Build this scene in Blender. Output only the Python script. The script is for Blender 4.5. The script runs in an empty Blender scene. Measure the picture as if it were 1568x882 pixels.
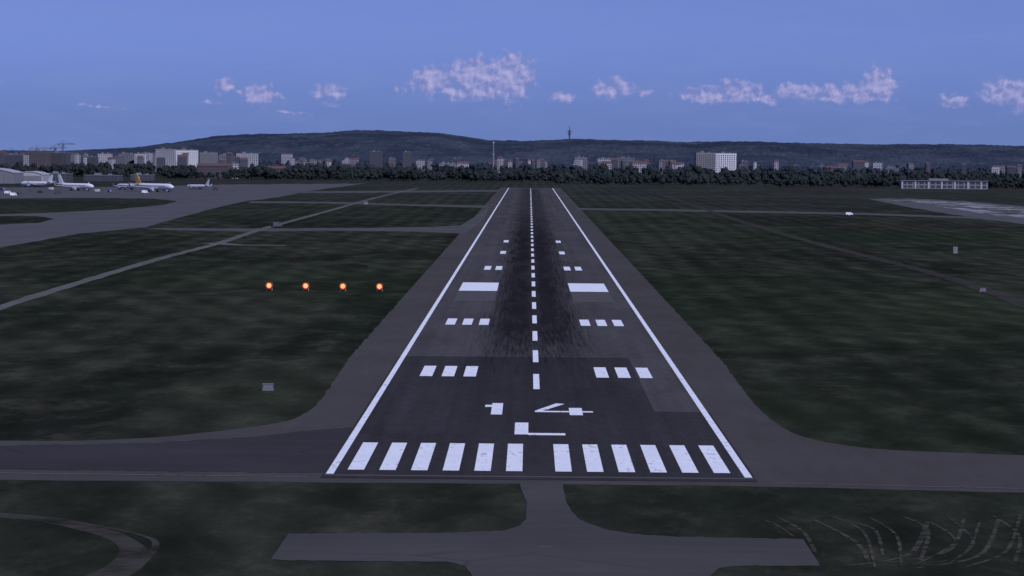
import bpy, bmesh, math, random
import numpy as np
from mathutils import Vector, Matrix, noise
random.seed(7); np.random.seed(7)
scene = bpy.context.scene
COL = scene.collection

# ------------------------------------------------------------------ camera
F = 4821.0; CX, CY = 784.0, 441.0          # focal length / principal point of the survey photo
H = 33.6                                    # eye height above the airfield (m)
CAMX = -1.28
R = (Matrix.Rotation(math.radians(0.30), 3, 'Z') @
     Matrix.Rotation(math.radians(90 - 2.43), 3, 'X') @
     Matrix.Rotation(math.radians(0.5), 3, 'Z'))
cam_d = bpy.data.cameras.new("approach_camera")
cam = bpy.data.objects.new("approach_camera", cam_d); COL.objects.link(cam)
cam_d.sensor_width = 36; cam_d.lens = F / 1568 * 36
cam_d.clip_start = 1; cam_d.clip_end = 90000
cam.matrix_world = Matrix.Translation((CAMX, 0, H)) @ R.to_4x4()
scene.camera = cam

def ray(px, py):
    return R @ Vector(((px - CX) / F, -(py - CY) / F, -1.0))
def G(px, py):            # ground point (m)
    d = ray(px, py); t = -H / d.z
    return (CAMX + d.x * t, d.y * t)
def S(px, py, dist):      # point on a bearing at a given distance
    d = ray(px, py); t = dist / d.y
    return (CAMX + d.x * t, dist, H + d.z * t)

# ------------------------------------------------------------------ node helpers
class NT:
    def __init__(s, nt): s.nt = nt; s.n = nt.nodes; s.l = nt.links
    def node(s, t, **k):
        n = s.n.new(t)
        for a, b in k.items(): setattr(n, a, b)
        return n
    def put(s, sock, v):
        if isinstance(v, bpy.types.NodeSocket): s.l.new(v, sock)
        elif isinstance(v, (tuple, list)) and len(v) == 3 and sock.type == 'RGBA': sock.default_value = (*v, 1)
        else: sock.default_value = v
    def math(s, op, a, b=0.0, c=0.0, clamp=False):
        n = s.node('ShaderNodeMath', operation=op, use_clamp=clamp)
        s.put(n.inputs[0], a); s.put(n.inputs[1], b); s.put(n.inputs[2], c)
        return n.outputs[0]
    def vec(s, op, a, b=(0, 0, 0), sc=None):
        n = s.node('ShaderNodeVectorMath', operation=op)
        s.put(n.inputs[0], a); s.put(n.inputs[1], b)
        if sc is not None: s.put(n.inputs[3], sc)
        return n.outputs['Value'] if op in ('LENGTH', 'DISTANCE', 'DOT_PRODUCT') else n.outputs[0]
    def noise(s, v, scale, detail=3, rough=0.55, dist=0.0):
        n = s.node('ShaderNodeTexNoise'); s.put(n.inputs['Vector'], v)
        n.inputs['Scale'].default_value = scale; n.inputs['Detail'].default_value = detail
        n.inputs['Roughness'].default_value = rough; n.inputs['Distortion'].default_value = dist
        return n.outputs[0]
    def mix(s, f, a, b, blend='MIX'):
        n = s.node('ShaderNodeMix', data_type='RGBA', blend_type=blend)
        s.put(n.inputs[0], f); s.put(n.inputs[6], a); s.put(n.inputs[7], b)
        return n.outputs[2]
    def ss(s, x, lo, hi):
        n = s.node('ShaderNodeMapRange', interpolation_type='SMOOTHSTEP')
        s.put(n.inputs[0], x); s.put(n.inputs[1], lo); s.put(n.inputs[2], hi)
        return n.outputs[0]

def newmat(name):
    m = bpy.data.materials.new(name); m.use_nodes = True
    m.node_tree.nodes.clear()
    t = NT(m.node_tree)
    out = t.node('ShaderNodeOutputMaterial')
    return m, t, out
def diffuse(t, out, col, rough=0.0):
    b = t.node('ShaderNodeBsdfDiffuse'); t.put(b.inputs[0], col); b.inputs[1].default_value = rough
    t.l.new(b.outputs[0], out.inputs[0])

def simple(name, col, var=0.15, scale=0.3, rough=0.6, spec=0.3, metal=0, stretch=(1, 1, 1)):
    m, t, out = newmat(name)
    pos = t.node('ShaderNodeNewGeometry').outputs[0]
    n = t.noise(t.vec('MULTIPLY', pos, stretch), scale, 3)
    f = t.math('MULTIPLY_ADD', t.math('SUBTRACT', n, 0.5), var * 2.4, 1.0)
    c = t.vec('SCALE', tuple(col), sc=f)
    b = t.node('ShaderNodeBsdfPrincipled')
    t.put(b.inputs['Base Color'], c); b.inputs['Roughness'].default_value = rough
    b.inputs['Specular IOR Level'].default_value = spec; b.inputs['Metallic'].default_value = metal
    t.l.new(b.outputs[0], out.inputs[0])
    return m

def asphalt(name, col, var=0.2, streak=(1, 1, 1)):
    m, t, out = newmat(name)
    pos = t.node('ShaderNodeNewGeometry').outputs[0]
    p2 = t.vec('MULTIPLY', pos, streak)
    a = t.noise(p2, 0.03, 4, 0.6); b = t.noise(p2, 0.4, 4, 0.65)
    g = t.noise(t.vec('MULTIPLY', pos, (1, .5, 1)), 0.05, 4, .6)
    s = t.math('ADD', t.math('MULTIPLY', t.math('SUBTRACT', a, 0.5), 1.4), t.math('MULTIPLY', t.math('SUBTRACT', b, 0.5), 0.9))
    s = t.math('ADD', s, t.math('MULTIPLY', t.math('SUBTRACT', g, 0.5), 1.3))
    f = t.math('MULTIPLY_ADD', s, var * 1.6, 1.0)
    v = t.node('ShaderNodeTexVoronoi', feature='DISTANCE_TO_EDGE')
    v.inputs['Scale'].default_value = 0.06
    t.put(v.inputs['Vector'], pos)
    cr = t.math('MULTIPLY', t.math('SUBTRACT', 1.0, t.ss(v.outputs[0], 0.0, 0.02)), t.ss(a, 0.5, 0.62))
    f = t.math('MULTIPLY', f, t.math('MULTIPLY_ADD', cr, -0.22, 1.0))
    diffuse(t, out, t.vec('SCALE', tuple(col), sc=f))
    return m

def grass_colour(t, pos):
    sep = t.node('ShaderNodeSeparateXYZ'); t.put(sep.inputs[0], pos)
    Y = sep.outputs[1]
    n1 = t.noise(t.vec('MULTIPLY', pos, (1, .38, 1)), 0.012, 5, 0.62, 1.0)
    n2 = t.noise(t.vec('MULTIPLY', pos, (1, .35, 1)), 0.10, 7, 0.75)
    n4 = t.noise(pos, 0.0021, 2, 0.5)
    c = t.mix(t.ss(n1, 0.38, 0.62), (0.0165, 0.0195, 0.0160), (0.0285, 0.0325, 0.0245))
    c = t.mix(t.math('MULTIPLY', t.ss(n2, 0.47, 0.66), 0.65), c, (0.042, 0.041, 0.032))
    c = t.mix(t.math('MULTIPLY', t.ss(n4, 0.45, 0.62), 0.5), c, (0.0195, 0.034, 0.0185))
    # mowing swaths: a wide set along the runway and a finer set crossing it
    w = t.node('ShaderNodeTexWave', wave_type='BANDS', bands_direction='X')
    w.inputs['Scale'].default_value = 0.03; w.inputs['Distortion'].default_value = 3
    w.inputs['Detail'].default_value = 2; w.inputs['Detail Scale'].default_value = 0.3
    t.put(w.inputs['Vector'], t.vec('MULTIPLY', pos, (1, .12, 1)))
    w2 = t.node('ShaderNodeTexWave', wave_type='BANDS', bands_direction='DIAGONAL')
    w2.inputs['Scale'].default_value = 0.055; w2.inputs['Distortion'].default_value = 5
    w2.inputs['Detail'].default_value = 2; w2.inputs['Detail Scale'].default_value = 0.2
    t.put(w2.inputs['Vector'], t.vec('MULTIPLY', pos, (1, .25, 0)))
    f = t.math('MULTIPLY_ADD', w.outputs[1], 0.24, 0.86)
    f = t.math('MULTIPLY', f, t.math('MULTIPLY_ADD', t.math('MULTIPLY', w2.outputs[1], t.ss(n1, .45, .55)), 0.26, 0.92))
    f = t.math('MULTIPLY', f, t.math('MULTIPLY_ADD', t.math('SUBTRACT', n2, 0.5), 1.7, 1.0))
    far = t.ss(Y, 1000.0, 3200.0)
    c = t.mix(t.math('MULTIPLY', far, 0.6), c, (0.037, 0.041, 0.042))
    return t.vec('SCALE', c, sc=f)
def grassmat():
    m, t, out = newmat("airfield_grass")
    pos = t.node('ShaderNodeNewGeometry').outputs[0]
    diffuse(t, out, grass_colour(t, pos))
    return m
def grassmixmat(name, col, lo=.4, hi=.62, amt=1.0, sc=.12):
    """grass broken up by a second colour in patches, for wear and painted glare"""
    m, t, out = newmat(name)
    pos = t.node('ShaderNodeNewGeometry').outputs[0]
    g = grass_colour(t, pos)
    n = t.noise(pos, sc, 5, .7)
    diffuse(t, out, t.mix(t.math('MULTIPLY', t.ss(n, lo, hi), amt), g, col))
    return m

def paintmat(name, col=(0.70, 0.73, 0.84), under=(0.05, 0.048, 0.058), wear=0.45):
    m, t, out = newmat(name)
    pos = t.node('ShaderNodeNewGeometry').outputs[0]
    a = t.noise(t.vec('MULTIPLY', pos, (1, .3, 1)), 1.4, 5, 0.7)
    b = t.noise(pos, 0.12, 3)
    k = t.math('ADD', a, t.math('MULTIPLY', t.math('SUBTRACT', b, 0.5), 0.5))
    wearf = t.math('MULTIPLY', t.ss(k, 0.54, 0.72), wear)
    c = t.mix(wearf, col, under)
    c = t.vec('SCALE', c, sc=t.math('MULTIPLY_ADD', b, 0.35, 0.84))
    diffuse(t, out, c)
    return m

def runwaymat():
    m, t, out = newmat("runway_asphalt")
    pos = t.node('ShaderNodeNewGeometry').outputs[0]
    sep = t.node('ShaderNodeSeparateXYZ'); t.put(sep.inputs[0], pos)
    X, Y = sep.outputs[0], sep.outputs[1]
    a = t.noise(t.vec('MULTIPLY', pos, (1, .12, 1)), 0.12, 5, 0.6)
    b = t.noise(t.vec('MULTIPLY', pos, (1, .25, 1)), 0.9, 4, 0.65)
    lane = t.noise(t.vec('MULTIPLY', pos, (1, .004, 1)), 0.35, 3, 0.6)
    Yw = t.math('ADD', Y, t.math('MULTIPLY', t.math('SUBTRACT', b, 0.5), 2.0))
    light = (0.066, 0.063, 0.072); dark = (0.039, 0.037, 0.045)
    isdark = t.math('LESS_THAN', Yw, 521.0)
    strip = t.math('MULTIPLY', t.math('GREATER_THAN', X, 15.4), t.math('GREATER_THAN', Yw, 412.0))
    isdark = t.math('MULTIPLY', isdark, t.math('SUBTRACT', 1.0, strip))
    c = t.mix(isdark, light, dark)
    mid = t.math('MULTIPLY', t.math('GREATER_THAN', Yw, 690.0), t.math('LESS_THAN', Yw, 1150.0))
    c = t.mix(t.math('MULTIPLY', mid, 0.25), c, (0.074, 0.070, 0.080))
    # rectangular repair patches
    vo = t.node('ShaderNodeTexVoronoi', feature='F1', distance='CHEBYCHEV'); vo.inputs['Scale'].default_value = 1.0
    t.put(vo.inputs['Vector'], t.vec('MULTIPLY', pos, (.13, .016, 0)))
    sv = t.node('ShaderNodeSeparateColor'); t.put(sv.inputs[0], vo.outputs['Color'])
    ax = t.math('ABSOLUTE', X)
    st1 = t.noise(t.vec('MULTIPLY', pos, (1, .010, 1)), 1.5, 4, 0.7)
    st2 = t.noise(t.vec('MULTIPLY', t.vec('ADD', pos, t.vec('SCALE', (1, 0, 0), sc=t.math('MULTIPLY', Y, 0.012))), (1, .020, 1)), 1.9, 3, 0.65)
    st3 = t.noise(t.vec('MULTIPLY', t.vec('ADD', pos, t.vec('SCALE', (-1, 0, 0), sc=t.math('MULTIPLY', Y, 0.008))), (1, .030, 1)), 2.2, 2, 0.6)
    pt = t.noise(t.vec('MULTIPLY', pos, (1, .08, 1)), 0.25, 4, .65)
    edge = t.math('ADD', ax, t.math('MULTIPLY', t.math('SUBTRACT', st1, 0.5), 12.0))
    lat = t.math('SUBTRACT', 1.0, t.ss(edge, 4.0, 11.5))
    lat2 = t.math('MULTIPLY', lat, t.math('MULTIPLY_ADD', t.ss(ax, 0.4, 2.2), 0.3, 0.7))
    lon = t.math('MULTIPLY', t.ss(t.math('ADD', Y, t.math('MULTIPLY', t.math('SUBTRACT', st2, .5), 300)), 480.0, 610.0),
                 t.math('SUBTRACT', 1.0, t.math('MULTIPLY', t.ss(Y, 1100.0, 2100.0), 0.55)))
    rub = t.math('MULTIPLY', t.math('MULTIPLY', lat2, lon), t.math('MULTIPLY_ADD', pt, 1.5, 0.25), clamp=True)
    c = t.mix(t.math('MULTIPLY', rub, 0.95), c, (0.017, 0.016, 0.021))
    c = t.mix(t.math('MULTIPLY', t.math('MULTIPLY', lat, .22), t.ss(Y, 330., 480.)), c, (0.02, 0.019, 0.024))
    skm = t.math('MAXIMUM', t.ss(st2, 0.60, 0.66), t.ss(st3, 0.62, 0.68))
    sk = t.math('MULTIPLY', skm, t.math('MULTIPLY', t.ss(Y, 450.0, 560.0), t.math('SUBTRACT', 1.0, t.ss(ax, 7.5, 13.5))))
    c = t.mix(t.math('MULTIPLY', sk, 0.6), c, (0.014, 0.013, 0.018))
    f = t.math('MULTIPLY_ADD', t.math('SUBTRACT', a, 0.5), 0.65, 1.0)
    f = t.math('MULTIPLY', f, t.math('MULTIPLY_ADD', t.math('SUBTRACT', b, 0.5), 0.55, 1.0))
    f = t.math('MULTIPLY', f, t.math('MULTIPLY_ADD', t.math('SUBTRACT', lane, 0.5), 0.6, 1.0))
    f = t.math('MULTIPLY', f, t.math('MULTIPLY_ADD', sv.outputs[0], 0.13, 0.93))
    diffuse(t, out, t.vec('SCALE', c, sc=f))
    return m

M_grass = grassmat()
M_runway = runwaymat()
M_shoulder = asphalt("shoulder_asphalt", (0.066, 0.063, 0.068), 0.22, (1, .15, 1))
M_taxi = asphalt("taxiway_asphalt", (0.064, 0.062, 0.069), 0.22, (.15, 1, 1))
M_taxid = asphalt("dark_taxiway_asphalt", (0.043, 0.041, 0.050), 0.22, (.1, 1, 1))
M_taxif = asphalt("weathered_taxiway_asphalt", (0.078, 0.081, 0.087), 0.25, (.3, 1, 1))
M_road = asphalt("service_road_surface", (0.105, 0.107, 0.110), 0.3)
M_track = grassmixmat("dirt_track_surface", (0.056, 0.052, 0.052), .32, .60, .9)
M_track2 = grassmixmat("perimeter_track_surface", (0.052, 0.047, 0.052), .3, .6, .8)
M_tyre = grassmixmat("flattened_grass", (0.080, 0.079, 0.069), .38, .64, .85, .4)
M_apron = asphalt("apron_concrete", (0.088, 0.090, 0.105), 0.22)
M_glare = grassmixmat("painted_glare", (0.36, 0.37, 0.43), .42, .6, .9, .05)  # glare on the distant taxiway, painted as a pale colour
M_darkg = grassmixmat("dark_grass", (0.011, 0.012, 0.011), .35, .6, .85, .3)
M_paint = paintmat("white_runway_paint")
M_paint_old = paintmat("faded_runway_paint", (0.085, 0.083, 0.09), wear=0.5)
M_paint_tx = paintmat("faded_taxiway_paint", (0.14, 0.14, 0.15), wear=1.0)

# ------------------------------------------------------------------ mesh helpers
def mesh_obj(name, verts, faces, mat=None, parent=None, smooth=False):
    me = bpy.data.meshes.new(name); me.from_pydata([tuple(v) for v in verts], [], faces); me.update()
    if smooth:
        for p in me.polygons: p.use_smooth = True
    o = bpy.data.objects.new(name, me); COL.objects.link(o)
    if mat: me.materials.append(mat)
    if parent: o.parent = parent
    return o
def empty(name, loc=(0, 0, 0), rz=0):
    e = bpy.data.objects.new(name, None); COL.objects.link(e); e.location = loc; e.rotation_euler = (0, 0, rz)
    e.empty_display_size = 1
    return e
def catmull(pts, closed, n=8):
    out = []; N = len(pts); rng = N if closed else N - 1
    for i in range(rng):
        if closed: p = [pts[(i + k - 1) % N] for k in range(4)]
        else: p = [pts[max(0, min(N - 1, i + k - 1))] for k in range(4)]
        for s in range(n):
            t = s / n; q = []
            for a in range(2):
                p0, p1, p2, p3 = (p[k][a] for k in range(4))
                q.append(0.5 * (2 * p1 + (p2 - p0) * t + (2 * p0 - 5 * p1 + 4 * p2 - p3) * t * t + (3 * p1 - p0 - 3 * p2 + p3) * t ** 3))
            out.append(tuple(q))
    if not closed: out.append(pts[-1])
    return out
def fill(name, pts, z, mat):
    bm = bmesh.new(); vs = [bm.verts.new((x, y, z)) for x, y in pts]
    f = bm.faces.new(vs); f.normal_update()
    if f.normal.z < 0: f.normal_flip()
    bmesh.ops.triangulate(bm, faces=[f], ngon_method='EAR_CLIP')
    me = bpy.data.meshes.new(name); bm.to_mesh(me); bm.free(); me.materials.append(mat)
    o = bpy.data.objects.new(name, me); COL.objects.link(o); return o
def jitter_world(pts, amp=.35, step=3.0):
    out = []
    for i in range(len(pts)):
        a = pts[i]; b = pts[(i + 1) % len(pts)]; L = math.hypot(b[0] - a[0], b[1] - a[1]); n = min(60, max(1, int(L / step)))
        for k in range(n):
            q = k / n; x = a[0] + (b[0] - a[0]) * q; y = a[1] + (b[1] - a[1]) * q
            v = Vector((x * .13, y * .13, 2)); v2 = Vector((x * .6, y * .6, 7))
            out.append((x + amp * (noise.noise(v) + .6 * noise.noise(v2)), y + 1.5 * amp * (noise.noise(v + Vector((9, 0, 0))) + .6 * noise.noise(v2 + Vector((5, 0, 0))))))
    return out
def patch(name, pts, z, mat, smooth=False, jit=0.5, step=7):
    """area outlined by surveyed points, densified with a ragged edge"""
    if smooth: pts = catmull(pts, True, 6)
    out = []
    for i in range(len(pts)):
        a = pts[i]; b = pts[(i + 1) % len(pts)]
        L = math.hypot(b[0] - a[0], b[1] - a[1]); n = max(1, int(L / step))
        for k in range(n):
            t = k / n; x = a[0] + (b[0] - a[0]) * t; y = a[1] + (b[1] - a[1]) * t
            dy = noise.noise(Vector((x * .06, y * .11, 3.3))) + .8 * noise.noise(Vector((x * .35, y * .4, 1.3)))
            dx = noise.noise(Vector((x * .11, y * .11, 9.3)))
            out.append(G(x + dx * jit * 2, y + dy * jit))
    return fill(name, out, z, mat)
def strip(name, pts, width, z, mat, n=8, parent=None):
    p = [G(*q) for q in catmull(pts, False, n)]
    V = []; Fc = []
    for i, (x, y) in enumerate(p):
        a = p[max(0, i - 1)]; b = p[min(len(p) - 1, i + 1)]
        dx, dy = b[0] - a[0], b[1] - a[1]; L = math.hypot(dx, dy) or 1
        w = width * (0.5 + 0.2 * noise.noise(Vector((x * .05, y * .05, 0))))
        V += [(x - dy / L * w, y + dx / L * w, z), (x + dy / L * w, y - dx / L * w, z)]
        if i: Fc.append((2 * i - 2, 2 * i - 1, 2 * i + 1, 2 * i))
    return mesh_obj(name, V, Fc, mat, parent)
def rects(name, rl, z, mat, parent=None, dy=40):
    V = []; Fc = []
    for x0, x1, y0, y1 in rl:
        n = max(1, int((y1 - y0) / dy))
        for k in range(n):
            a = y0 + (y1 - y0) * k / n; b = y0 + (y1 - y0) * (k + 1) / n; i = len(V)
            V += [(x0, a, z), (x1, a, z), (x1, b, z), (x0, b, z)]; Fc.append((i, i + 1, i + 2, i + 3))
    return mesh_obj(name, V, Fc, mat, parent)
def boxv(V, Fc, x0, x1, y0, y1, z0, z1):
    i = len(V)
    V += [(x0, y0, z0), (x1, y0, z0), (x1, y1, z0), (x0, y1, z0), (x0, y0, z1), (x1, y0, z1), (x1, y1, z1), (x0, y1, z1)]
    Fc += [(i, i + 3, i + 2, i + 1), (i + 4, i + 5, i + 6, i + 7), (i, i + 1, i + 5, i + 4), (i + 1, i + 2, i + 6, i + 5), (i + 2, i + 3, i + 7, i + 6), (i + 3, i, i + 4, i + 7)]
def boxes(name, bl, mat, parent=None):
    V = []; Fc = []
    for b in bl: boxv(V, Fc, *b)
    return mesh_obj(name, V, Fc, mat, parent)
def cyl(V, Fc, p0, p1, r0, r1, n=10):
    p0 = Vector(p0); p1 = Vector(p1); d = (p1 - p0).normalized()
    u = d.orthogonal().normalized(); w = d.cross(u); i = len(V)
    for p, r in ((p0, r0), (p1, r1)):
        for k in range(n):
            a = 2 * math.pi * k / n; V.append(tuple(p + u * math.cos(a) * r + w * math.sin(a) * r))
    for k in range(n): Fc.append((i + k, i + (k + 1) % n, i + n + (k + 1) % n, i + n + k))
    Fc.append(tuple(range(i + n - 1, i - 1, -1))); Fc.append(tuple(range(i + n, i + 2 * n)))

# ------------------------------------------------------------------ ground
xs = sorted(set([-30000, -15000, -8000, -5000] + list(range(-3000, 3001, 200)) + [5000, 8000, 15000, 30000]))
ys = [-4000, -1500, -500] + list(range(0, 4001, 100)) + list(range(4200, 9001, 400)) + [12000, 20000, 45000]
V = [(x, y, 0) for y in ys for x in xs]; nx = len(xs)
Fc = [(j * nx + i, j * nx + i + 1, (j + 1) * nx + i + 1, (j + 1) * nx + i) for j in range(len(ys) - 1) for i in range(nx - 1)]
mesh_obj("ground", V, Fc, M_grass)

# ------------------------------------------------------------------ pavements
Z1, Z2, Z3, Z4, Z5 = 0.02, 0.04, 0.06, 0.08, 0.1
RY0, RY1 = 326.0, 3150.0
sh = [(-220, 676), (0, 675), (110, 675), (220, 671), (330, 661), (400, 652), (445, 643), (475, 628), (497, 605)]
shr = [(1128, 583), (1150, 612), (1180, 642), (1225, 667), (1290, 682), (1380, 690), (1568, 697), (1800, 703)]
shl_w = [G(*p) for p in sh]; shr_w = [G(*p) for p in shr]
left_out = [(-30.6, y) for y in (520, 700, 1000, 1400, 1900, 2500, 3200)]
right_out = [(30.6, y) for y in (3200, 2500, 1900, 1400, 1000, 700, 520)]
bot = [G(*p) for p in [(1800, 761), (1568, 755), (1158, 745), (825, 741), (500, 739), (0, 735), (-220, 733)]]
outl = catmull(shl_w, False, 6) + left_out + right_out + catmull(shr_w, False, 6) + bot
fill("runway_shoulder", jitter_world(outl), Z1, M_shoulder)
rects("runway", [(-22.6, 22.6, RY0 - 2, RY1)], Z3, M_runway, dy=30)
patch("taxiway", [(-200, 684), (0, 683), (250, 678), (400, 668), (470, 660), (540, 655), (520, 724), (420, 724), (0, 719), (-200, 718)], Z2, M_taxid, jit=1.2)
strip("taxiway_edge_line", [(-100, 724), (0, 725), (240, 728), (470, 731)], 0.45, Z3, M_paint_tx)
strip("taxiway_edge_line", [(1190, 741), (1300, 743), (1430, 746), (1568, 749)], 0.4, Z3, M_paint_tx)
patch("stopway_taxiway", [(794, 739), (799, 752), (806, 770), (806, 795), (795, 806), (770, 813), (700, 816), (442, 818), (414, 858), (560, 860), (690, 861), (712, 868), (730, 890), (740, 960),
      (1075, 960), (1085, 885), (1100, 870), (1130, 867), (1256, 867), (1230, 826), (1060, 823), (985, 820), (925, 811), (885, 795), (868, 772), (861, 742)], Z2, M_taxi, jit=1.1)
strip("taxiway_edge_line", [(826, 838), (846, 839)], 0.3, Z3, M_paint_tx)
patch("apron", [(-300, 289), (0, 287), (200, 286), (330, 283), (430, 282), (560, 281), (520, 286), (470, 293), (425, 302), (370, 309), (320, 321), (265, 336), (222, 348), (120, 358), (0, 379), (-300, 430)], Z1, M_apron, jit=.6)
patch("grass_island", [(-200, 306), (0, 304), (120, 303), (235, 304), (272, 308), (250, 314), (170, 321), (70, 326), (0, 328), (-200, 334)], Z2, M_grass, jit=.5)
patch("grass_island", [(-200, 334), (0, 331), (55, 331), (84, 335), (60, 341), (0, 344), (-200, 352)], Z2, M_grass, jit=.5)
patch("taxiway", [(215, 349), (400, 350), (560, 349), (670, 347), (705, 345), (730, 330), (748, 318), (742, 335), (712, 358), (640, 355), (520, 353.5), (380, 354.5), (260, 352.5)], Z2, M_taxif, jit=.5)
patch("taxiway", [(385, 308), (500, 309), (640, 313), (750, 315), (748, 318.5), (640, 315.5), (500, 311.5), (380, 311)], Z2, M_taxif, jit=.3)
patch("taxiway", [(440, 293), (600, 292), (765, 291), (764, 293.5), (600, 295), (440, 296)], Z2, M_taxif, jit=.2)
strip("service_road", [(-150, 522), (0, 471), (105, 438), (235, 399), (330, 374), (385, 356), (430, 343), (500, 324), (560, 307), (600, 297), (640, 288)], 3.6, Z3, M_road, n=20)
strip("footpath", [(325, 372), (360, 375), (400, 375.5), (438, 376)], 9, Z2, M_road)
patch("taxiway", [(882, 318.5), (1000, 320), (1160, 323), (1320, 326), (1568, 335), (1568, 337.5), (1320, 329), (1160, 326), (1000, 323), (885, 321.5)], Z2, M_taxif, jit=.3)
patch("taxiway", [(1325, 304), (1390, 304), (1480, 308), (1568, 316), (1800, 330), (1800, 380), (1568, 343), (1500, 335), (1430, 324), (1370, 313)], Z1, M_apron, jit=.6)
patch("painted_glare_patch", [(1345, 306), (1420, 307), (1500, 312), (1568, 319), (1640, 330), (1568, 326), (1490, 318), (1420, 311)], Z3, M_glare, jit=1.0, step=6)  # upper glare streak, painted pale on top of the taxiway
patch("painted_glare_patch", [(1430, 315), (1500, 321), (1568, 329), (1640, 340), (1568, 334), (1500, 326)], Z3, M_glare, jit=1.0, step=6)  # lower glare streak, likewise painted as pale colour
strip("perimeter_track", [(1005, 296), (1060, 313), (1130, 338), (1250, 373), (1350, 398), (1460, 428), (1568, 466), (1700, 520)], 4.8, Z3, M_track2, n=20)
strip("perimeter_track", [(870, 293), (1000, 296), (1200, 300), (1340, 305)], 16, Z2, M_track2)
strip("dirt_track", [(-60, 785), (0, 789), (80, 797), (140, 810), (185, 826), (205, 845), (190, 868), (150, 890), (100, 930)], 2.8, Z1, M_track, n=20)
strip("dirt_track", [(60, 797), (150, 806), (215, 820), (238, 832), (225, 855), (180, 890)], .8, Z2, M_track, n=20)
k = 0
for (x0, y0, x1, y1, x2, y2) in [(1350, 862, 1450, 845, 1476, 795), (1365, 868, 1470, 852, 1500, 800), (1405, 870, 1500, 850, 1530, 792),
        (1300, 800, 1340, 812, 1352, 850), (1245, 795, 1310, 830, 1330, 862), (1190, 792, 1230, 815, 1250, 850), (1450, 790, 1490, 830, 1455, 862),
        (1520, 790, 1560, 820, 1555, 860), (1130, 790, 1180, 800, 1215, 822), (1380, 790, 1420, 812, 1410, 858), (1270, 790, 1322, 815, 1340, 870), (1425, 800, 1462, 830, 1400, 866), (1480, 868, 1540, 845, 1562, 790),
        (1290, 868, 1390, 850, 1420, 800), (1330, 792, 1372, 820, 1380, 868)]:
    strip("flattened_grass_track", [(x0, y0), (x1, y1), (x2, y2)], random.uniform(.25, .5), Z1 + 0.0015 * k, M_tyre, n=14); k += 1
def blob(px, py, rx, ry, z=Z1, m=M_darkg):
    patch("grass_patch", [(px + rx * math.cos(a) * (1 + .35 * noise.noise(Vector((px, a, 1)))), py + ry * math.sin(a) * (1 + .35 * noise.noise(Vector((py, a, 5))))) for a in np.linspace(0, 2 * math.pi, 14)[:-1]], z, m, smooth=True, jit=1.5, step=4)
blob(208, 573, 16, 4); blob(238, 571, 12, 3); blob(530, 408, 34, 4)

# ------------------------------------------------------------------ markings
mk = empty("runway_markings")
keys = []
for i in range(6):
    c = 2.62 + 3.36 * i
    for s in (-1, 1): keys.append((s * c - .87, s * c + .87, 332.5, 364))
rects("threshold_stripes", keys, Z4, M_paint, mk)
rects("threshold_bar", [(-22.4, 22.4, 326.2, 327.4)], Z4 , M_paint_old, mk)
rects("edge_lines", [(-22.3, -21.5, 328, RY1), (21.5, 22.3, 328, RY1)], Z4, M_paint, mk)
cl = []; y = 449.5
while y < RY1 - 60: cl.append((-.45, .45, y, y + 31)); y += 58.6
rects("centre_line", cl, Z4, M_paint, mk)
tdz = []
B3 = [(9.1, 11.0), (12.4, 14.3), (15.7, 17.6)]
for y0, n in ((474, 3), (618, 3), (914, 2), (1062, 1), (1200, 1)):
    for a, b in B3[:n]:
        L = 23 if y0 < 900 else 30
        tdz += [(a, b, y0, y0 + L), (-b, -a, y0, y0 + L)]
rects("touchdown_zone_marks", tdz, Z4, M_paint, mk)
rects("aiming_point_marks", [(9.0, 18.4, 772, 822), (-18.4, -9.0, 772, 822)], Z4, M_paint, mk)
rects("old_aiming_point_marks", [(9.0, 18.4, 718, 768), (-18.4, -9.0, 718, 768)], Z4, M_paint_old, mk)
rects("letter_L", [(-2.8, -1.15, 376.4, 393), (-1.15, 3.3, 375.6, 378.4)], Z4, M_paint, mk)
rects("digit_1", [(-6.0, -4.55, 405, 423.5), (-6.9, -6.0, 417, 420.5)], Z4, M_paint, mk)
mesh_obj("digit_4", [(-.3, 409.4, Z4), (7.3, 409.4, Z4), (7.3, 411.4, Z4), (-.3, 411.4, Z4),
                     (4.2, 405, Z4 + .002), (5.9, 405, Z4 + .002), (5.9, 416.5, Z4 + .002), (4.2, 416.5, Z4 + .002),
                     (-.3, 411.4, Z4), (.7, 411.4, Z4), (3.7, 423, Z4), (2.6, 424, Z4)],
         [(0, 1, 2, 3), (4, 5, 6, 7), (8, 9, 10, 11)], M_paint, mk)
rects("far_threshold_marks", [(s * (2.62 + 3.36 * i) - .87, s * (2.62 + 3.36 * i) + .87, RY1 - 60, RY1 - 30) for i in range(6) for s in (-1, 1)], Z4, M_paint_old, mk)

# ------------------------------------------------------------------ materials for objects
M_white = simple("white_painted_metal", (0.66, 0.68, 0.76), .08)
M_wgrey = simple("pale_render", (0.33, 0.34, 0.40), .14, .05)
M_grey = simple("grey_concrete", (0.16, 0.165, 0.20), .15, .05)
M_dgrey = simple("dark_cladding", (0.065, 0.07, 0.095), .15, .05)
M_brick = simple("brick_wall", (0.105, 0.085, 0.098), .15, .05)  # muted: distance haze is mixed into the brick colour
M_tile = simple("terracotta_roof", (0.105, 0.066, 0.070), .2, .1)  # roof colour dulled to carry the distance haze
M_glass = simple("window_glass", (0.045, 0.05, 0.07), .2, .2, .3, .3)
M_metal = simple("galvanised_steel", (0.25, 0.26, 0.28), .1)
M_black = simple("black_rubber", (0.02, 0.02, 0.022), .1)
M_yellow = simple("yellow_paint", (0.48, 0.30, 0.09), .05)
M_blue = simple("blue_paint", (0.08, 0.12, 0.30), .05)
M_crane = simple("crane_steel", (0.07, 0.065, 0.08), .1)

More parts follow.
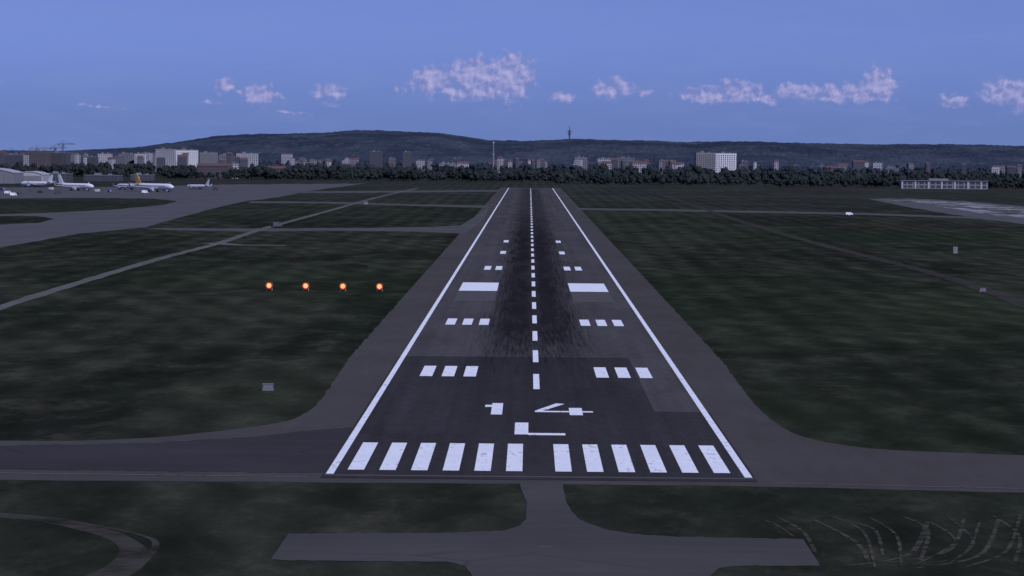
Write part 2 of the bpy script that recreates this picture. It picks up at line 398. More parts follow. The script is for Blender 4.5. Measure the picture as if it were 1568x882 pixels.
# ------------------------------------------------------------------ approach lights
m_em, t, out = newmat("red_lamp_lens")
e = t.node('ShaderNodeEmission'); e.inputs[0].default_value = (1.0, 0.30, 0.13, 1); e.inputs[1].default_value = 2.2
t.l.new(e.outputs[0], out.inputs[0])
m_em2, t, out = newmat("red_lamp_halo")
e = t.node('ShaderNodeEmission'); e.inputs[0].default_value = (1.0, 0.13, 0.05, 1); e.inputs[1].default_value = .5  # dim red emission standing in for the halo round the lens
t.l.new(e.outputs[0], out.inputs[0])
for px, py in ((412, 441), (468, 441.5), (525, 442), (581, 442.5)):
    x, y = G(px, py + 4)
    p = empty("precision_approach_light", (x, y, 0))
    V = []; Fc = []
    boxv(V, Fc, -.8, .8, 0, 1.6, .75, 1.75)
    i = len(V)   # sloped hood
    V += [(-.85, -.1, 1.76), (.85, -.1, 1.76), (.85, 1.6, 1.76), (-.85, 1.6, 1.76), (-.6, .1, 1.9), (.6, .1, 1.9), (.6, 1.4, 1.9), (-.6, 1.4, 1.9)]
    Fc += [(i + 4, i + 5, i + 6, i + 7), (i, i + 1, i + 5, i + 4), (i + 1, i + 2, i + 6, i + 5), (i + 2, i + 3, i + 7, i + 6), (i + 3, i, i + 4, i + 7), (i + 3, i + 2, i + 1, i)]
    mesh_obj("housing", V, Fc, M_dgrey, p)
    V = []; Fc = []
    for lx in (-.65, .65):
        for ly in (.2, 1.4): cyl(V, Fc, (lx, ly, 0), (lx, ly, .75), .05, .05, 8)
    mesh_obj("legs", V, Fc, M_metal, p)
    V = []; Fc = []; cyl(V, Fc, (0, -.02, 1.25), (0, -.2, 1.25), .66, .82, 20); mesh_obj("lens_halo", V, Fc, m_em2, p)  # flared glowing ring added as the lamp's red halo
    V = []; Fc = []; cyl(V, Fc, (0, -.21, 1.25), (0, -.3, 1.25), .54, .46, 20); mesh_obj("lens", V, Fc, m_em, p)

def cabinet(name, px, py, w, h, d=1.0, mat=None):
    x, y = G(px, py); p = empty(name, (x, y, 0))
    boxes("plinth", [(-w / 2 - .1, w / 2 + .1, -.1, d + .1, 0, .15)], M_grey, p)
    boxes("body", [(-w / 2, w / 2, 0, d, .15, h)], mat or M_wgrey, p)
    boxes("roof", [(-w / 2 - .08, w / 2 + .08, -.08, d + .08, h, h + .08)], mat or M_wgrey, p)
    boxes("doors", [(-w / 2 + .08, -.03, -.03, -.003, .25, h - .1), (.03, w / 2 - .08, -.03, -.003, .25, h - .1)], M_grey, p)
cabinet("equipment_cabinet", 410, 598, 1.4, .85, mat=M_grey)
cabinet("equipment_cabinet", 1463, 388, 1.4, 2.2)
cabinet("equipment_cabinet", 1505, 447, 1.6, 1.0, mat=M_dgrey)
cabinet("equipment_cabinet", 560, 313, 2.5, 1.7)

# ------------------------------------------------------------------ vehicles
def van(px, py, mat, rz=1.57, L=5.2, W=2.0, Hh=2.3, name="service_van"):
    x, y = G(px, py); p = empty(name, (x, y, Z3), rz)
    V = []; Fc = []
    prof = [(-L / 2, .35), (L / 2, .35), (L / 2, .95), (L / 2 - .25, 1.15), (L / 2 - .95, Hh - .1), (L / 2 - 1.3, Hh), (-L / 2 + .1, Hh), (-L / 2, Hh - .15)]
    n = len(prof)
    for s in (-1, 1):
        for a, b in prof: V.append((a, s * W / 2 * (1 if b < 1.2 else .92), b))
    Fc += [tuple(range(n)), tuple(range(2 * n - 1, n - 1, -1))] + [(k, n + k, n + (k + 1) % n, (k + 1) % n) for k in range(n)]
    mesh_obj("body", V, Fc, mat, p)
    V = []; Fc = []
    for s in (-1, 1):
        for a in (-L / 2 + .9, L / 2 - .9): cyl(V, Fc, (a, s * (W / 2 - .12), .36), (a, s * (W / 2 + .02), .36), .36, .36, 14)
    mesh_obj("wheels", V, Fc, M_black, p)
    boxes("side_windows", [(L / 2 - 1.9, L / 2 - 1.1, -W / 2 * .98, W / 2 * .98, 1.3, Hh - .35)], M_glass, p)
    boxes("bumpers", [(-L / 2 - .08, -L / 2, -W / 2 + .1, W / 2 - .1, .4, .6), (L / 2, L / 2 + .08, -W / 2 + .1, W / 2 - .1, .4, .6)], M_black, p)
van(1300, 330, M_white, 0.2, 4.2, 1.8, 1.8)
van(423, 348, M_dgrey, .8)
for q, (px, py) in enumerate([(12, 297), (30, 298), (62, 296), (148, 294), (168, 295), (222, 296), (262, 293), (330, 291), (78, 291), (4, 292), (20, 300), (46, 293), (88, 297)]):
    van(px, py, [M_white, M_dgrey, M_dgrey, M_wgrey, M_blue][q % 5], q * 1.3)

# ------------------------------------------------------------------ airliners
def airliner(px, py, rz, L=37.5, tail=None, body=None, sc=1.0):
    tail = tail or M_white; body = body or M_white
    x, y = G(px, py); p = empty("parked_airliner", (x, y, Z3), rz); p.scale = (sc,) * 3
    zc = 3.4; V = []; Fc = []; n = 20
    st = [(0, .05, -.5), (.6, .75, -.35), (1.6, 1.25, -.2), (3, 1.68, -.08), (5, 1.95, 0), (24, 1.98, 0), (28, 1.8, .2), (32, 1.25, .62), (35.5, .6, 1.0), (37.5, .18, 1.2)]
    for a, rr, dz in st:
        for k in range(n):
            t = 2 * math.pi * k / n; V.append((-(a - L / 2), math.cos(t) * rr, zc + dz + math.sin(t) * rr))
    for j in range(len(st) - 1):
        for k in range(n): Fc.append((j * n + k, j * n + (k + 1) % n, (j + 1) * n + (k + 1) % n, (j + 1) * n + k))
    Fc += [tuple(range(n)), tuple(range(len(V) - 1, len(V) - n - 1, -1))]
    mesh_obj("fuselage", V, Fc, body, p, True)
    def surf(name, pts, th, mat, vertical=False):
        V = []; m = len(pts)
        for s in (-1, 1):
            for q in pts:
                V.append((q[0], s * th / 2, q[1]) if vertical else (q[0], q[1], q[2] + s * th / 2))
        Fc = [tuple(range(m - 1, -1, -1)), tuple(range(m, 2 * m))] + [(k, (k + 1) % m, m + (k + 1) % m, m + k) for k in range(m)]
        return mesh_obj(name, V, Fc, mat, p)
    for s, nm in ((1, "left_wing"), (-1, "right_wing")):
        surf(nm, [(6, 1.6 * s, 2.5), (-1, 1.6 * s, 2.5), (-1.8, 6 * s, 2.9), (-4.4, 17 * s, 3.9), (-2.9, 17.1 * s, 3.9), (1.7, 6.3 * s, 3.0)], .4, M_wgrey)
        surf(nm + "let", [(-4.6, 17 * s, 3.9), (-2.9, 17 * s, 3.9), (-4.3, 17.4 * s, 6.1), (-5.2, 17.4 * s, 6.1)], .12, tail)
        surf("tailplane", [(-13, .8 * s, 4.9), (-16.6, .8 * s, 4.9), (-17.9, 6.2 * s, 5.4), (-16.4, 6.3 * s, 5.4)], .25, M_wgrey)
        V = []; Fc = []
        for (a, ra), (b, rb) in zip([(5.6, .95), (5.2, 1.12), (3.6, 1.15), (2, .8)], [(5.2, 1.12), (3.6, 1.15), (2, .8), (1.2, .45)]):
            cyl(V, Fc, (a, 5.75 * s, 1.65), (b, 5.75 * s, 1.65), ra, rb, 16)
        mesh_obj("engine", V, Fc, M_wgrey, p)
        V = []; Fc = []
        cyl(V, Fc, (-1, 3.6 * s, .5), (-1, 3.6 * s, 2.6), .14, .14, 8)
        for dy in (-.45, .45): cyl(V, Fc, (-1, (3.6 + dy) * s - .2, .55), (-1, (3.6 + dy) * s + .2, .55), .55, .55, 14)
        mesh_obj("main_gear", V, Fc, M_black, p)
    surf("tail_fin", [(-11.2, 5.0), (-17.2, 4.8), (-18.9, 11.6), (-16.8, 11.7), (-13.2, 6.3)], .35, tail, True)
    V = []; Fc = []
    cyl(V, Fc, (13.6, 0, .4), (13.6, 0, 2), .1, .1, 8)
    for dy in (-.3, .3): cyl(V, Fc, (13.6, dy - .1, .4), (13.6, dy + .1, .4), .4, .4, 12)
    mesh_obj("nose_gear", V, Fc, M_black, p)
    boxes("cabin_windows", [(xx, xx + .3, s * 1.97 - .02, s * 1.97 + .02, 3.75, 4.15) for xx in np.arange(-11, 12.5, .55) for s in (-1, 1)], M_glass, p)
    boxes("cockpit_windows", [(15.6, 16.1, -.95, .95, 3.85, 4.3)], M_glass, p)
# fins seen close to side-on, noses pointing away to the terminal
airliner(116, 292, math.radians(-38), tail=M_white, sc=1.15)
airliner(56, 287, math.radians(150), tail=M_white)
airliner(196, 291, math.radians(128), tail=M_white)
airliner(236, 294, math.radians(-42), tail=M_yellow, body=M_white, sc=1.3)
airliner(303, 290, math.radians(140), tail=M_white, sc=.78)

# ------------------------------------------------------------------ buildings
def block(name, px0, px1, ptop, dist, depth=16, wall=None, pitch=False, step=3.0, base=0.0, win=True, roofm=None):
    wall = wall or M_wgrey
    x0, _, zt = S(px0, ptop, dist); x1 = S(px1, ptop, dist)[0]
    zt = max(zt, 5); w = x1 - x0
    p = empty(name, ((x0 + x1) / 2, dist, base), random.uniform(-.2, .2))
    h = zt - base; hw = w / 2
    boxes("walls", [(-hw, hw, 0, depth, 0, h)], wall, p)
    if pitch:
        rh = min(3.5, depth * .25)
        mesh_obj("roof", [(-hw - .5, -.5, h + .02), (hw + .5, -.5, h + .02), (hw + .5, depth + .5, h + .02), (-hw - .5, depth + .5, h + .02), (-hw, depth / 2, h + rh), (hw, depth / 2, h + rh)],
                 [(0, 1, 5, 4), (2, 3, 4, 5), (1, 2, 5), (3, 0, 4), (3, 2, 1, 0)], roofm or M_tile, p)
    else:
        boxes("roof", [(-hw - .3, hw + .3, -.3, depth + .3, h, h + .6)], roofm or M_grey, p)
        boxes("roof_plant", [(-hw * .5, -hw * .15, depth * .3, depth * .7, h + .6, h + 2.6), (hw * .3, hw * .45, depth * .3, depth * .7, h + .6, h + 2.0)], M_grey, p)
    if win:
        bl = []
        z = 1.2
        while z + 1.6 < h:
            a = -hw + 1.2
            while a + 1.6 < hw:
                bl.append((a, a + 1.7, -.15, -.02, z, z + 1.5)); a += 3.4
            bb = 1.5
            while bb + 1.5 < depth:
                bl.append((hw + .02, hw + .15, bb, bb + 1.5, z, z + 1.5)); bl.append((-hw - .15, -hw - .02, bb, bb + 1.5, z, z + 1.5)); bb += 3.4
            z += step
        if bl: boxes("windows", bl, M_glass, p)
    return p
block("apartment_block", 238, 268, 228.5, 5000, 14, M_wgrey)
block("apartment_block", 270, 303, 229.5, 5010, 14, M_white)
block("apartment_block", 306, 333, 234, 5050, 14, M_grey)
block("apartment_block", 362, 395, 235, 5100, 14, M_wgrey)
block("apartment_block", 336, 356, 237, 5200, 14, M_grey)
block("apartment_block", 150, 172, 236, 5300, 14, M_wgrey)
block("apartment_block", 176, 192, 239, 5300, 14, M_grey)
block("apartment_block", 206, 224, 235.5, 5200, 14, M_wgrey)
block("apartment_block", 118, 148, 240, 5100, 14, M_dgrey)
block("office_block", 44, 72, 231, 4900, 24, M_brick)
block("office_block", 74, 102, 234, 4920, 24, M_dgrey)
block("office_block", 6, 30, 237, 4900, 24, M_dgrey)
block("office_block", 1066, 1096, 234, 5000, 16, M_grey)
block("office_block", 1096, 1127, 234.5, 4960, 16, M_white)
block("apartment_tower", 566, 586, 232.5, 5600, 16, M_dgrey)
block("apartment_tower", 617, 631, 233, 5700, 16, M_dgrey)
block("apartment_tower", 880, 899, 241, 5500, 16, M_grey)
block("apartment_block", 915, 940, 243, 5600, 14, M_wgrey)
block("apartment_block", 944, 970, 242, 5700, 14, M_grey)
block("brick_house", 300, 352, 254, 3950, 18, M_brick, True, roofm=M_tile)
block("brick_house", 404, 436, 258, 4100, 14, M_brick, True)
block("brick_house", 354, 366, 251, 3960, 12, M_wgrey, False)
x0, _, zt = S(1380, 275, 3450); x1 = S(1513, 275, 3450)[0]
p = empty("airport_office", ((x0 + x1) / 2, 3450, 0)); w = (x1 - x0) / 2
boxes("walls", [(-w, w, 0, 18, 0, 8.4)], M_grey, p)
boxes("roof", [(-w - .8, w + .8, -1.2, 18.8, 8.4, 9.0), (-w * .35, w * .1, 4, 12, 9.0, 11.2)], M_grey, p)
boxes("windows", [(a, a + 4.6, -.2, -.02, z, z + 2.4) for a in np.arange(-w + 1.5, w - 5, 6.2) for z in (1.2, 5.2)], M_glass, p)
boxes("pilasters", [(a, a + 1.8, -.5, -.02, 0, 8.38) for a in np.arange(-w + .3, w - 1, 14.4)], M_wgrey, p)
def hangar(px0, px1, ptop, dist, depth, mat, roofm):
    x0, _, zt = S(px0, ptop, dist); x1 = S(px1, ptop, dist)[0]; hw = (x1 - x0) / 2
    p = empty("aircraft_hangar", ((x0 + x1) / 2, dist, 0)); hh = zt * .72; n = 14
    V = []
    for yy in (-.6, depth):
        for k in range(n + 1):
            t = k / n; V.append((-hw + 2 * hw * t, yy, hh + (zt - hh) * math.sin(math.pi * t) + .1))
        for k in range(n + 1):
            t = 1 - k / n; V.append((-hw + 2 * hw * t, yy, hh + (zt - hh) * math.sin(math.pi * t) * .96 - .5))
    m = 2 * (n + 1)
    Fc = [tuple(range(m))[::-1], tuple(range(m, 2 * m))] + [(k, (k + 1) % m, m + (k + 1) % m, m + k) for k in range(m)]
    mesh_obj("roof", V, Fc, roofm, p)
    V = [(-hw + .3, 0, 0), (hw - .3, 0, 0)] + [(-hw + .3 + 2 * (hw - .3) * (1 - k / n), 0, hh + (zt - hh) * math.sin(math.pi * (1 - k / n)) - .3) for k in range(n + 1)]
    m2 = len(V); V += [(a, depth - .5, c) for a, b, c in V]
    Fc = [tuple(range(m2)), tuple(range(2 * m2 - 1, m2 - 1, -1)), (0, m2, m2 + 1, 1)] + [(k, (k + 1) % m2, m2 + (k + 1) % m2, m2 + k) for k in range(m2)][1:]
    mesh_obj("walls", V, Fc, mat, p)
    boxes("doors", [(a, a + hw * .28, -.25, -.02, 0, hh * .85) for a in np.arange(-hw * .9, hw * .75, hw * .3)], M_grey, p)
hangar(-60, 22, 257, 3150, 60, M_grey, M_wgrey)
hangar(24, 66, 262, 3250, 50, M_wgrey, M_wgrey)
block("cargo_building", 70, 104, 266, 3300, 30, M_dgrey, False)
block("cargo_building", 128, 182, 268.5, 3500, 24, M_dgrey, False)
block("cargo_building", 200, 235, 268, 3600, 24, M_dgrey, False)
wallset = [M_wgrey, M_grey, M_grey, M_dgrey, M_dgrey, M_brick, M_wgrey]
rr = random.Random(12)
for i in range(170):
    px = rr.uniform(-120, 1700); dist = rr.uniform(4700, 6900)
    if rr.random() < .35: px = rr.uniform(-50, 480)
    elif rr.random() < .3: px = rr.gauss(930, 90)
    left = px < 440
    hor = 236.5 + (px - 811) * .0087
    pt = hor + rr.uniform(3 if left else 7, 14 if left else 17)
    w = rr.uniform(4, 9) if rr.random() < .5 else rr.uniform(9, 22)
    block("town_building", px, px + w, pt, dist, rr.uniform(10, 18), rr.choice(wallset), rr.random() < .5, win=True)

# ------------------------------------------------------------------ cranes, chimney, tower
def crane(px, ptop, dist, jl, jr, rz=0):
    x, _, zt = S(px, ptop, dist); p = empty("tower_crane", (x, dist, 0), rz)
    V = []; Fc = []; s = 1.1; zt2 = zt - 6
    for a in (-s, s):
        for b in (-s, s): cyl(V, Fc, (a, b, 0), (a, b, zt2), .28, .28, 4)
    z = 0; q = 1
    while z < zt2 - 3:
        for b in (-s, s): cyl(V, Fc, (-s * q, b, z), (s * q, b, z + 3), .18, .18, 4)
        z += 3; q = -q
    mesh_obj("mast", V, Fc, M_crane, p)
    V = []; Fc = []
    for b in (-.7, .7): cyl(V, Fc, (-jl, b, zt2), (jr, b, zt2), .3, .3, 4)
    cyl(V, Fc, (-jl * .8, 0, zt2 + 1.6), (jr, 0, zt2 + 1.4), .25, .25, 4)
    a = -jl
    while a < jr - 2:
        cyl(V, Fc, (a, -.7, zt2), (a + 1, 0, zt2 + 1.5), .15, .15, 4); cyl(V, Fc, (a + 1, 0, zt2 + 1.5), (a + 2, .7, zt2), .15, .15, 4); a += 2
    cyl(V, Fc, (0, 0, zt2), (0, 0, zt), .5, .2, 4)
    cyl(V, Fc, (0, 0, zt), (jr * .7, 0, zt2 + 1.4), .12, .12, 4); cyl(V, Fc, (0, 0, zt), (-jl * .8, 0, zt2 + 1.4), .12, .12, 4)
    mesh_obj("jib", V, Fc, M_crane, p)
    boxes("counterweight", [(-jl, -jl + 3, -.9, .9, zt2 - 2.5, zt2 - .3)], M_grey, p)
    boxes("cab", [(.8, 2.8, -1.9, -.3, zt2 - 2.2, zt2 - .3)], M_dgrey, p)
crane(96, 215, 4850, 8, 19)
crane(56, 222, 5000, 12, 30, .3)
crane(84, 221, 5100, 9, 22, .7)
crane(18, 226, 5000, 9, 22, 2.7)
x, _, zt = S(755.5, 217, 5200); p = empty("factory_chimney", (x, 5200, 0))
V = []; Fc = []; cyl(V, Fc, (0, 0, 0), (0, 0, zt), 1.8, 1.0, 16); mesh_obj("shaft", V, Fc, M_grey, p)
V = []; Fc = []; cyl(V, Fc, (0, 0, zt - 3), (0, 0, zt + .3), 1.4, 1.4, 16); cyl(V, Fc, (0, 0, zt * .6), (0, 0, zt * .6 + 1), 2.0, 2.0, 16); mesh_obj("collars", V, Fc, M_wgrey, p)

RD = 9000.0
x, _, zb = S(872, 216, RD); zt = S(872, 193, RD)[2]
p = empty("telecom_tower", (x, RD, zb - 8)); hh = zt - zb + 8
V = []; Fc = []
cyl(V, Fc, (0, 0, 0), (0, 0, hh * .8), 2.6, 1.6, 16); cyl(V, Fc, (0, 0, hh * .8), (0, 0, hh), .9, .5, 8); mesh_obj("shaft", V, Fc, M_dgrey, p)
V = []; Fc = []
for f, r in ((.5, 4.6), (.6, 5.6), (.7, 4.8)): cyl(V, Fc, (0, 0, hh * f), (0, 0, hh * f + 2.6), r, r, 18)
mesh_obj("platforms", V, Fc, M_dgrey, p)

# ------------------------------------------------------------------ hills
def hillmat():
    m, t, out = newmat("hazed_wooded_hillside")
    pos = t.node('ShaderNodeNewGeometry').outputs[0]
    sp = t.node('ShaderNodeSeparateXYZ'); t.put(sp.inputs[0], pos)
    n1 = t.noise(t.vec('MULTIPLY', pos, (1, .6, 4)), 0.005, 4, 0.6)
    n2 = t.noise(t.vec('MULTIPLY', pos, (1, .6, 3)), 0.028, 5, 0.75)
    c = t.mix(t.ss(n1, 0.40, 0.60), (0.026, 0.036, 0.060), (0.045, 0.058, 0.086))  # bluish distance haze is painted into these hill colours
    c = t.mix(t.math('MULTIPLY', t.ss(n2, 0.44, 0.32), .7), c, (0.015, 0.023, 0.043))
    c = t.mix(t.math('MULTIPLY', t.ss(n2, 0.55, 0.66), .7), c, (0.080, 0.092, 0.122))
    lowhaze = t.math('SUBTRACT', 1.0, t.ss(sp.outputs[2], 0.0, 60.0))  # extra haze painted into the lower slopes
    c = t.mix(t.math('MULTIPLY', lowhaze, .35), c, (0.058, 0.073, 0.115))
    diffuse(t, out, c); return m
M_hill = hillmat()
prof = [(-900, 238), (-400, 232), (0, 231), (100, 231), (200, 227), (235, 223), (290, 216), (330, 209), (375, 206), (430, 205), (500, 203), (545, 199), (580, 199.5), (625, 202), (670, 204), (710, 209), (745, 215),
        (800, 217), (850, 215), (885, 213), (930, 215), (1000, 216), (1040, 219), (1100, 217), (1160, 217), (1240, 219), (1330, 221), (1400, 221), (1500, 222), (1568, 224), (2000, 226), (2600, 232)]
pxw = [S(a, b, RD)[0] for a, b in prof]; pzw = [S(a, b, RD)[2] for a, b in prof]
gx = np.arange(-3400, 3401, 8.0); gy = list(np.arange(6900, 9300, 45.0)) + list(np.arange(9300, 13000, 300.0))
V = []
for yy in gy:
    for xx in gx:
        xr = xx * RD / yy if yy < RD else xx
        zr = float(np.interp(xr, pxw, pzw))
        if yy <= RD:
            t = (yy - 6900) / (RD - 6900); f = t * t * (3 - 2 * t)
        else: f = 1 - .5 * (yy - RD) / 4000
        n1 = noise.fractal(Vector((xx * .0022, yy * .0016, 1.7)), 1.0, 2.0, 4)
        n2 = noise.noise(Vector((xx * .03, yy * .02, 4.2))); n3 = noise.noise(Vector((xx * .11, yy * .05, 7.2)))
        env = min(1, t * 6) if yy <= RD else 1
        z = zr * f + env * (n1 * 34 * (1 - abs(f) * .93) + n2 * 2.6 + n3 * 2.4)
        V.append((xx, yy, max(z, -1) if yy > 6950 else -1.0))
nx = len(gx)
Fc = [(j * nx + i, j * nx + i + 1, (j + 1) * nx + i + 1, (j + 1) * nx + i) for j in range(len(gy) - 1) for i in range(nx - 1)]
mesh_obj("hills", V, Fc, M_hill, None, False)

# ------------------------------------------------------------------ tree masses
def treemat(name, a, b, c3):
    m, t, out = newmat(name)
    pos = t.node('ShaderNodeNewGeometry').outputs[0]
    n1 = t.noise(pos, 0.02, 2, .6); n2 = t.noise(pos, 0.35, 2, .7)
    c = t.mix(t.ss(n1, .38, .62), a, b); c = t.mix(t.math('MULTIPLY', t.ss(n2, .52, .7), .6), c, c3)
    diffuse(t, out, c); return m
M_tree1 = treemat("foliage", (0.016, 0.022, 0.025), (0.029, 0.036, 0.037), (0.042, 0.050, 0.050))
M_tree2 = treemat("haze_tinted_foliage", (0.024, 0.032, 0.046), (0.034, 0.043, 0.060), (0.05, 0.06, 0.079))  # blue-grey distance haze baked into the leaf colours
bm = bmesh.new(); bmesh.ops.create_icosphere(bm, subdivisions=1, radius=1)
bm.verts.ensure_lookup_table()
ICO_V = np.array([v.co[:] for v in bm.verts]); ICO_F = np.array([[v.index for v in f.verts] for f in bm.faces]); bm.free()
def tree_mass(name, pts, mat, clumps=5):
    VV = []; FF = []; off = 0; rs = np.random.RandomState(len(pts))
    for (x, y, h) in pts:
        cw = h * rs.uniform(.32, .5)
        for k in range(clumps):
            r = cw * rs.uniform(.4, .75)
            a = rs.uniform(0, 6.28); d = cw * rs.uniform(0.1, .7)
            cz = h * rs.uniform(.35, .85)
            if k == 0: d = 0; cz = h - r * .9
            v = ICO_V * (r * rs.uniform(.65, 1.25, (len(ICO_V), 1))) * np.array([1, 1, rs.uniform(.75, 1.15)])
            VV.append(v + np.array([x + math.cos(a) * d, y + math.sin(a) * d, cz])); FF.append(ICO_F + off); off += len(ICO_V)
        for k in range(8):
            a = rs.uniform(0, 6.28); d = cw * rs.uniform(.7, 1.15); c = np.array([x + math.cos(a) * d, y + math.sin(a) * d, h * rs.uniform(.35, 1.02)])
            VV.append(c + rs.uniform(-1, 1, (3, 3)) * h * .09); FF.append(np.array([[0, 1, 2]]) + off); off += 3
        tr = .025 * h
        q = np.array([(tr, 0, 0), (-tr, tr, 0), (-tr, -tr, 0), (tr * .6, 0, h * .6), (-tr * .6, tr * .6, h * .6), (-tr * .6, -tr * .6, h * .6)]) + np.array([x, y, 0])
        VV.append(q); FF.append(np.array([(0, 1, 4), (0, 4, 3), (1, 2, 5), (1, 5, 4), (2, 0, 3), (2, 3, 5)]) + off); off += 6
    VV = np.concatenate(VV); FF = np.concatenate(FF)
    me = bpy.data.meshes.new(name); me.vertices.add(len(VV)); me.vertices.foreach_set("co", VV.ravel())
    me.loops.add(FF.size); me.loops.foreach_set("vertex_index", FF.ravel())
    me.polygons.add(len(FF)); me.polygons.foreach_set("loop_start", np.arange(0, FF.size, 3)); me.polygons.foreach_set("loop_total", np.full(len(FF), 3))
    me.update(calc_edges=True); me.materials.append(mat)
    o = bpy.data.objects.new(name, me); COL.objects.link(o)
rt = random.Random(3)
near = []
for i in range(1500):
    px = rt.uniform(-250, 1820); x = (px - 811) / F * 3800
    lim = 3480 if px > 1150 else (3600 if px > 850 else 3820)
    y = lim + 40 * noise.noise(Vector((x * .01, 0, 0))) + abs(rt.gauss(0, 130))
    if px < 250: y += 150
    if 1360 < px < 1530 and y < 3480: y = 3480 + rt.uniform(5, 60)
    h = 4 + 9 * max(0, noise.noise(Vector((x * .016, y * .01, 2))) + .5) + rt.uniform(-2, 3)
    near.append((x, y, max(2.5, h)))
for i in range(1500):
    y = rt.uniform(3990, 4700); x = rt.uniform(-860, 1000) * y / 4300
    h = 7 + 10 * max(0, noise.noise(Vector((x * .009, y * .008, 5))) + .4) + rt.uniform(-3, 3)
    near.append((x, y, h))
tree_mass("tree_line", near, M_tree1)
far = []
for i in range(2600):
    y = rt.uniform(4700, 7300); x = rt.uniform(-950, 1000) * y / 4700
    d = noise.noise(Vector((x * .004, y * .002, 8)))
    if d < -.25: continue
    far.append((x, y, 10 + 8 * max(0, d + .2) + rt.uniform(-3, 4)))
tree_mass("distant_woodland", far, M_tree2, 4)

# ------------------------------------------------------------------ sun and sky
sun_el, sun_az = math.radians(40), math.radians(140)     # azimuth measured clockwise from +Y
sd = bpy.data.lights.new("sun", 'SUN'); sd.energy = 2.95; sd.angle = math.radians(.53); sd.color = (1.0, .968, .95)
so = bpy.data.objects.new("sun", sd); COL.objects.link(so)
d = Vector((math.sin(sun_az) * math.cos(sun_el), math.cos(sun_az) * math.cos(sun_el), math.sin(sun_el)))
so.rotation_euler = d.to_track_quat('Z', 'Y').to_euler(); so.location = (0, 0, 400)

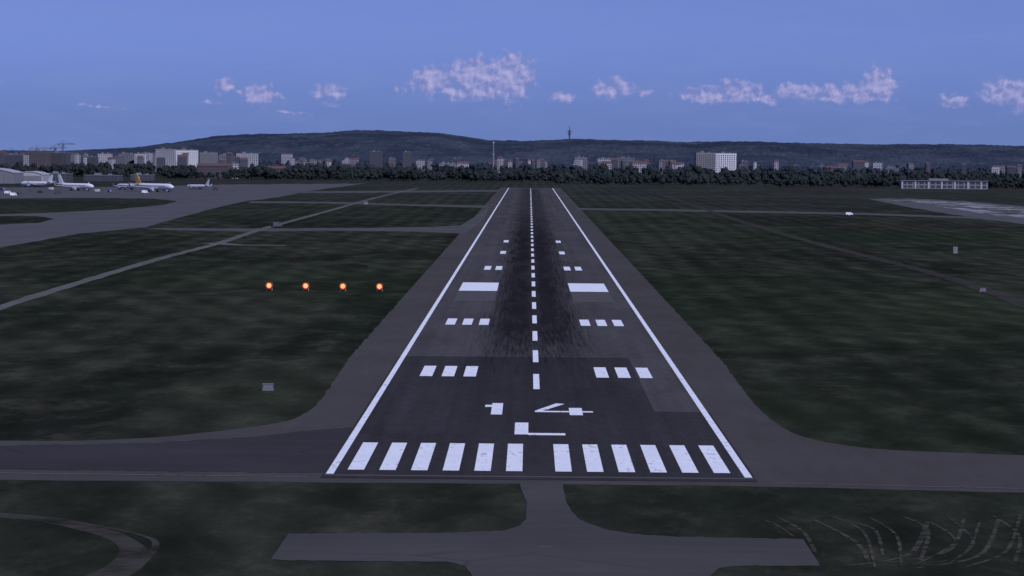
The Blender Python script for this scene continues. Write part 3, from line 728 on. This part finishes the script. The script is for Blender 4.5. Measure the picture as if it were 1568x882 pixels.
w = bpy.data.worlds.new("World"); scene.world = w; w.use_nodes = True; w.node_tree.nodes.clear()
try:
    w.cycles.sampling_method = 'MANUAL'; w.cycles.sample_map_resolution = 256
except Exception: pass
t = NT(w.node_tree)
def build_sky(t, with_clouds):
    tc = t.node('ShaderNodeTexCoord').outputs['Generated']
    sp = t.node('ShaderNodeSeparateXYZ'); t.put(sp.inputs[0], tc)
    X, Y, Z = sp.outputs
    cb = t.node('ShaderNodeCombineXYZ'); t.put(cb.inputs[0], X); t.put(cb.inputs[1], Y)
    t.put(cb.inputs[2], t.math('MULTIPLY_ADD', t.math('MAXIMUM', Z, 0.0), 1.0, 0.25))
    sky = t.node('ShaderNodeTexSky', sky_type='NISHITA'); sky.sun_disc = False
    sky.sun_elevation = sun_el; sky.sun_rotation = sun_az; sky.air_density = 1.0; sky.dust_density = 0.2; sky.ozone_density = 4
    t.put(sky.inputs[0], t.vec('NORMALIZE', cb.outputs[0]))
    skyc = t.mix(1.0, sky.outputs[0], (1.02, 0.87, 1.24), 'MULTIPLY')
    el = t.math('MULTIPLY', t.math('ARCSINE', Z), 57.2958)
    haze = t.math('MULTIPLY', t.math('SUBTRACT', 1.0, t.ss(el, 0.2, 2.4)), .68)
    skyc = t.mix(haze, skyc, (1.12, 1.72, 4.0))
    if with_clouds:
        az = t.math('MULTIPLY', t.math('ARCTAN2', X, Y), 57.2958)
        P = t.node('ShaderNodeCombineXYZ'); t.put(P.inputs[0], az); t.put(P.inputs[1], el); P = P.outputs[0]
        K = 57.2958 / F
        def ae(px, py): return ((px - 811) * K, (236.5 - py + .0087 * (px - 811)) * K)
        clouds = [(740, 122, 54, 28, 1.2), (784, 118, 28, 32, 1.3), (725, 104, 28, 18, 1.1), (662, 122, 38, 22, 1.1), (700, 140, 66, 14, .8), (612, 138, 30, 10, .55),
                  (345, 132, 20, 13, .95), (402, 147, 30, 18, 1.0), (370, 142, 32, 12, .6), (325, 158, 30, 9, .5), (502, 140, 28, 14, 1.0), (510, 160, 24, 8, .55),
                  (940, 136, 32, 17, 1.05), (985, 142, 26, 8, .7), (860, 147, 32, 9, .8), (1080, 146, 54, 13, .9), (1125, 136, 52, 14, .95), (1150, 150, 64, 12, .8), (1220, 142, 52, 17, .95),
                  (1270, 142, 36, 17, .95), (1342, 130, 28, 25, 1.2), (1305, 144, 54, 17, 1.05), (1455, 155, 28, 10, .95), (1535, 142, 42, 23, 1.05), (1565, 158, 36, 17, 1.0), (2, 127, 12, 7, .9),
                  (-160, 140, 60, 20, .9), (1760, 140, 70, 24, .9), (150, 163, 60, 7, .5), (450, 172, 80, 6, .35)]
        wv = t.node('ShaderNodeTexNoise'); t.put(wv.inputs['Vector'], P); wv.inputs['Scale'].default_value = 4.0; wv.inputs['Detail'].default_value = 3
        Pw = t.vec('ADD', P, t.vec('SCALE', t.vec('SUBTRACT', wv.outputs['Color'], (.5, .5, .5)), sc=.22))
        m = None
        for (px, py, rx, ry, amp) in clouds:
            a, e_ = ae(px, py)
            dd = t.vec('LENGTH', t.vec('MULTIPLY', t.vec('SUBTRACT', Pw, (a, e_, 0)), (1 / (rx * K), 1 / (ry * K), 0)))
            v = t.math('SUBTRACT', amp, t.math('MULTIPLY', dd, 1.0))
            m = v if m is None else t.math('SMOOTH_MAX', m, v, .1)
        m = t.math('MAXIMUM', m, -1.0)
        def puff(p): return t.noise(p, 4.6, 5, .58, .2)
        nA = puff(P); nB = puff(t.vec('ADD', P, (.06, .07, 0)))
        dens = t.math('ADD', m, t.math('MULTIPLY', t.math('SUBTRACT', nA, .5), 1.8))
        alpha = t.math('MULTIPLY', t.ss(dens, -.12, .55), .88)
        shade = t.math('MULTIPLY_ADD', t.math('SUBTRACT', nA, nB), 3.0, t.math('MULTIPLY_ADD', dens, .3, .22), clamp=True)
        ccol = t.mix(shade, (1.9, 2.35, 5.3), (4.3, 4.1, 6.9))
        veil = t.noise(t.vec('MULTIPLY', P, (.5, 2.4, 1)), 1.1, 5, .6, .5)
        skyc = t.mix(t.math('MULTIPLY', t.ss(veil, .42, .75), .22), skyc, (2.1, 2.8, 5.7))
        skyc = t.mix(alpha, skyc, ccol)
    bg = t.node('ShaderNodeBackground'); t.put(bg.inputs[0], skyc); bg.inputs[1].default_value = 0.1
    return bg.outputs[0], X, Y, Z
clear, X, Y, Z = build_sky(t, False)
cloudy, _, _, _ = build_sky(t, True)
# the cumulus belt only exists low over the southern horizon; elsewhere the sky is clear
belt = t.math('MULTIPLY', t.math('LESS_THAN', Z, 0.12), t.math('MULTIPLY', t.math('GREATER_THAN', Z, -0.01), t.math('GREATER_THAN', Y, 0.8)))
mx = t.node('ShaderNodeMixShader'); t.l.new(belt, mx.inputs[0]); t.l.new(clear, mx.inputs[1]); t.l.new(cloudy, mx.inputs[2])
wo = t.node('ShaderNodeOutputWorld'); t.l.new(mx.outputs[0], wo.inputs[0])

scene.view_settings.view_transform = 'Standard'; scene.view_settings.look = 'None'; scene.view_settings.exposure = 0
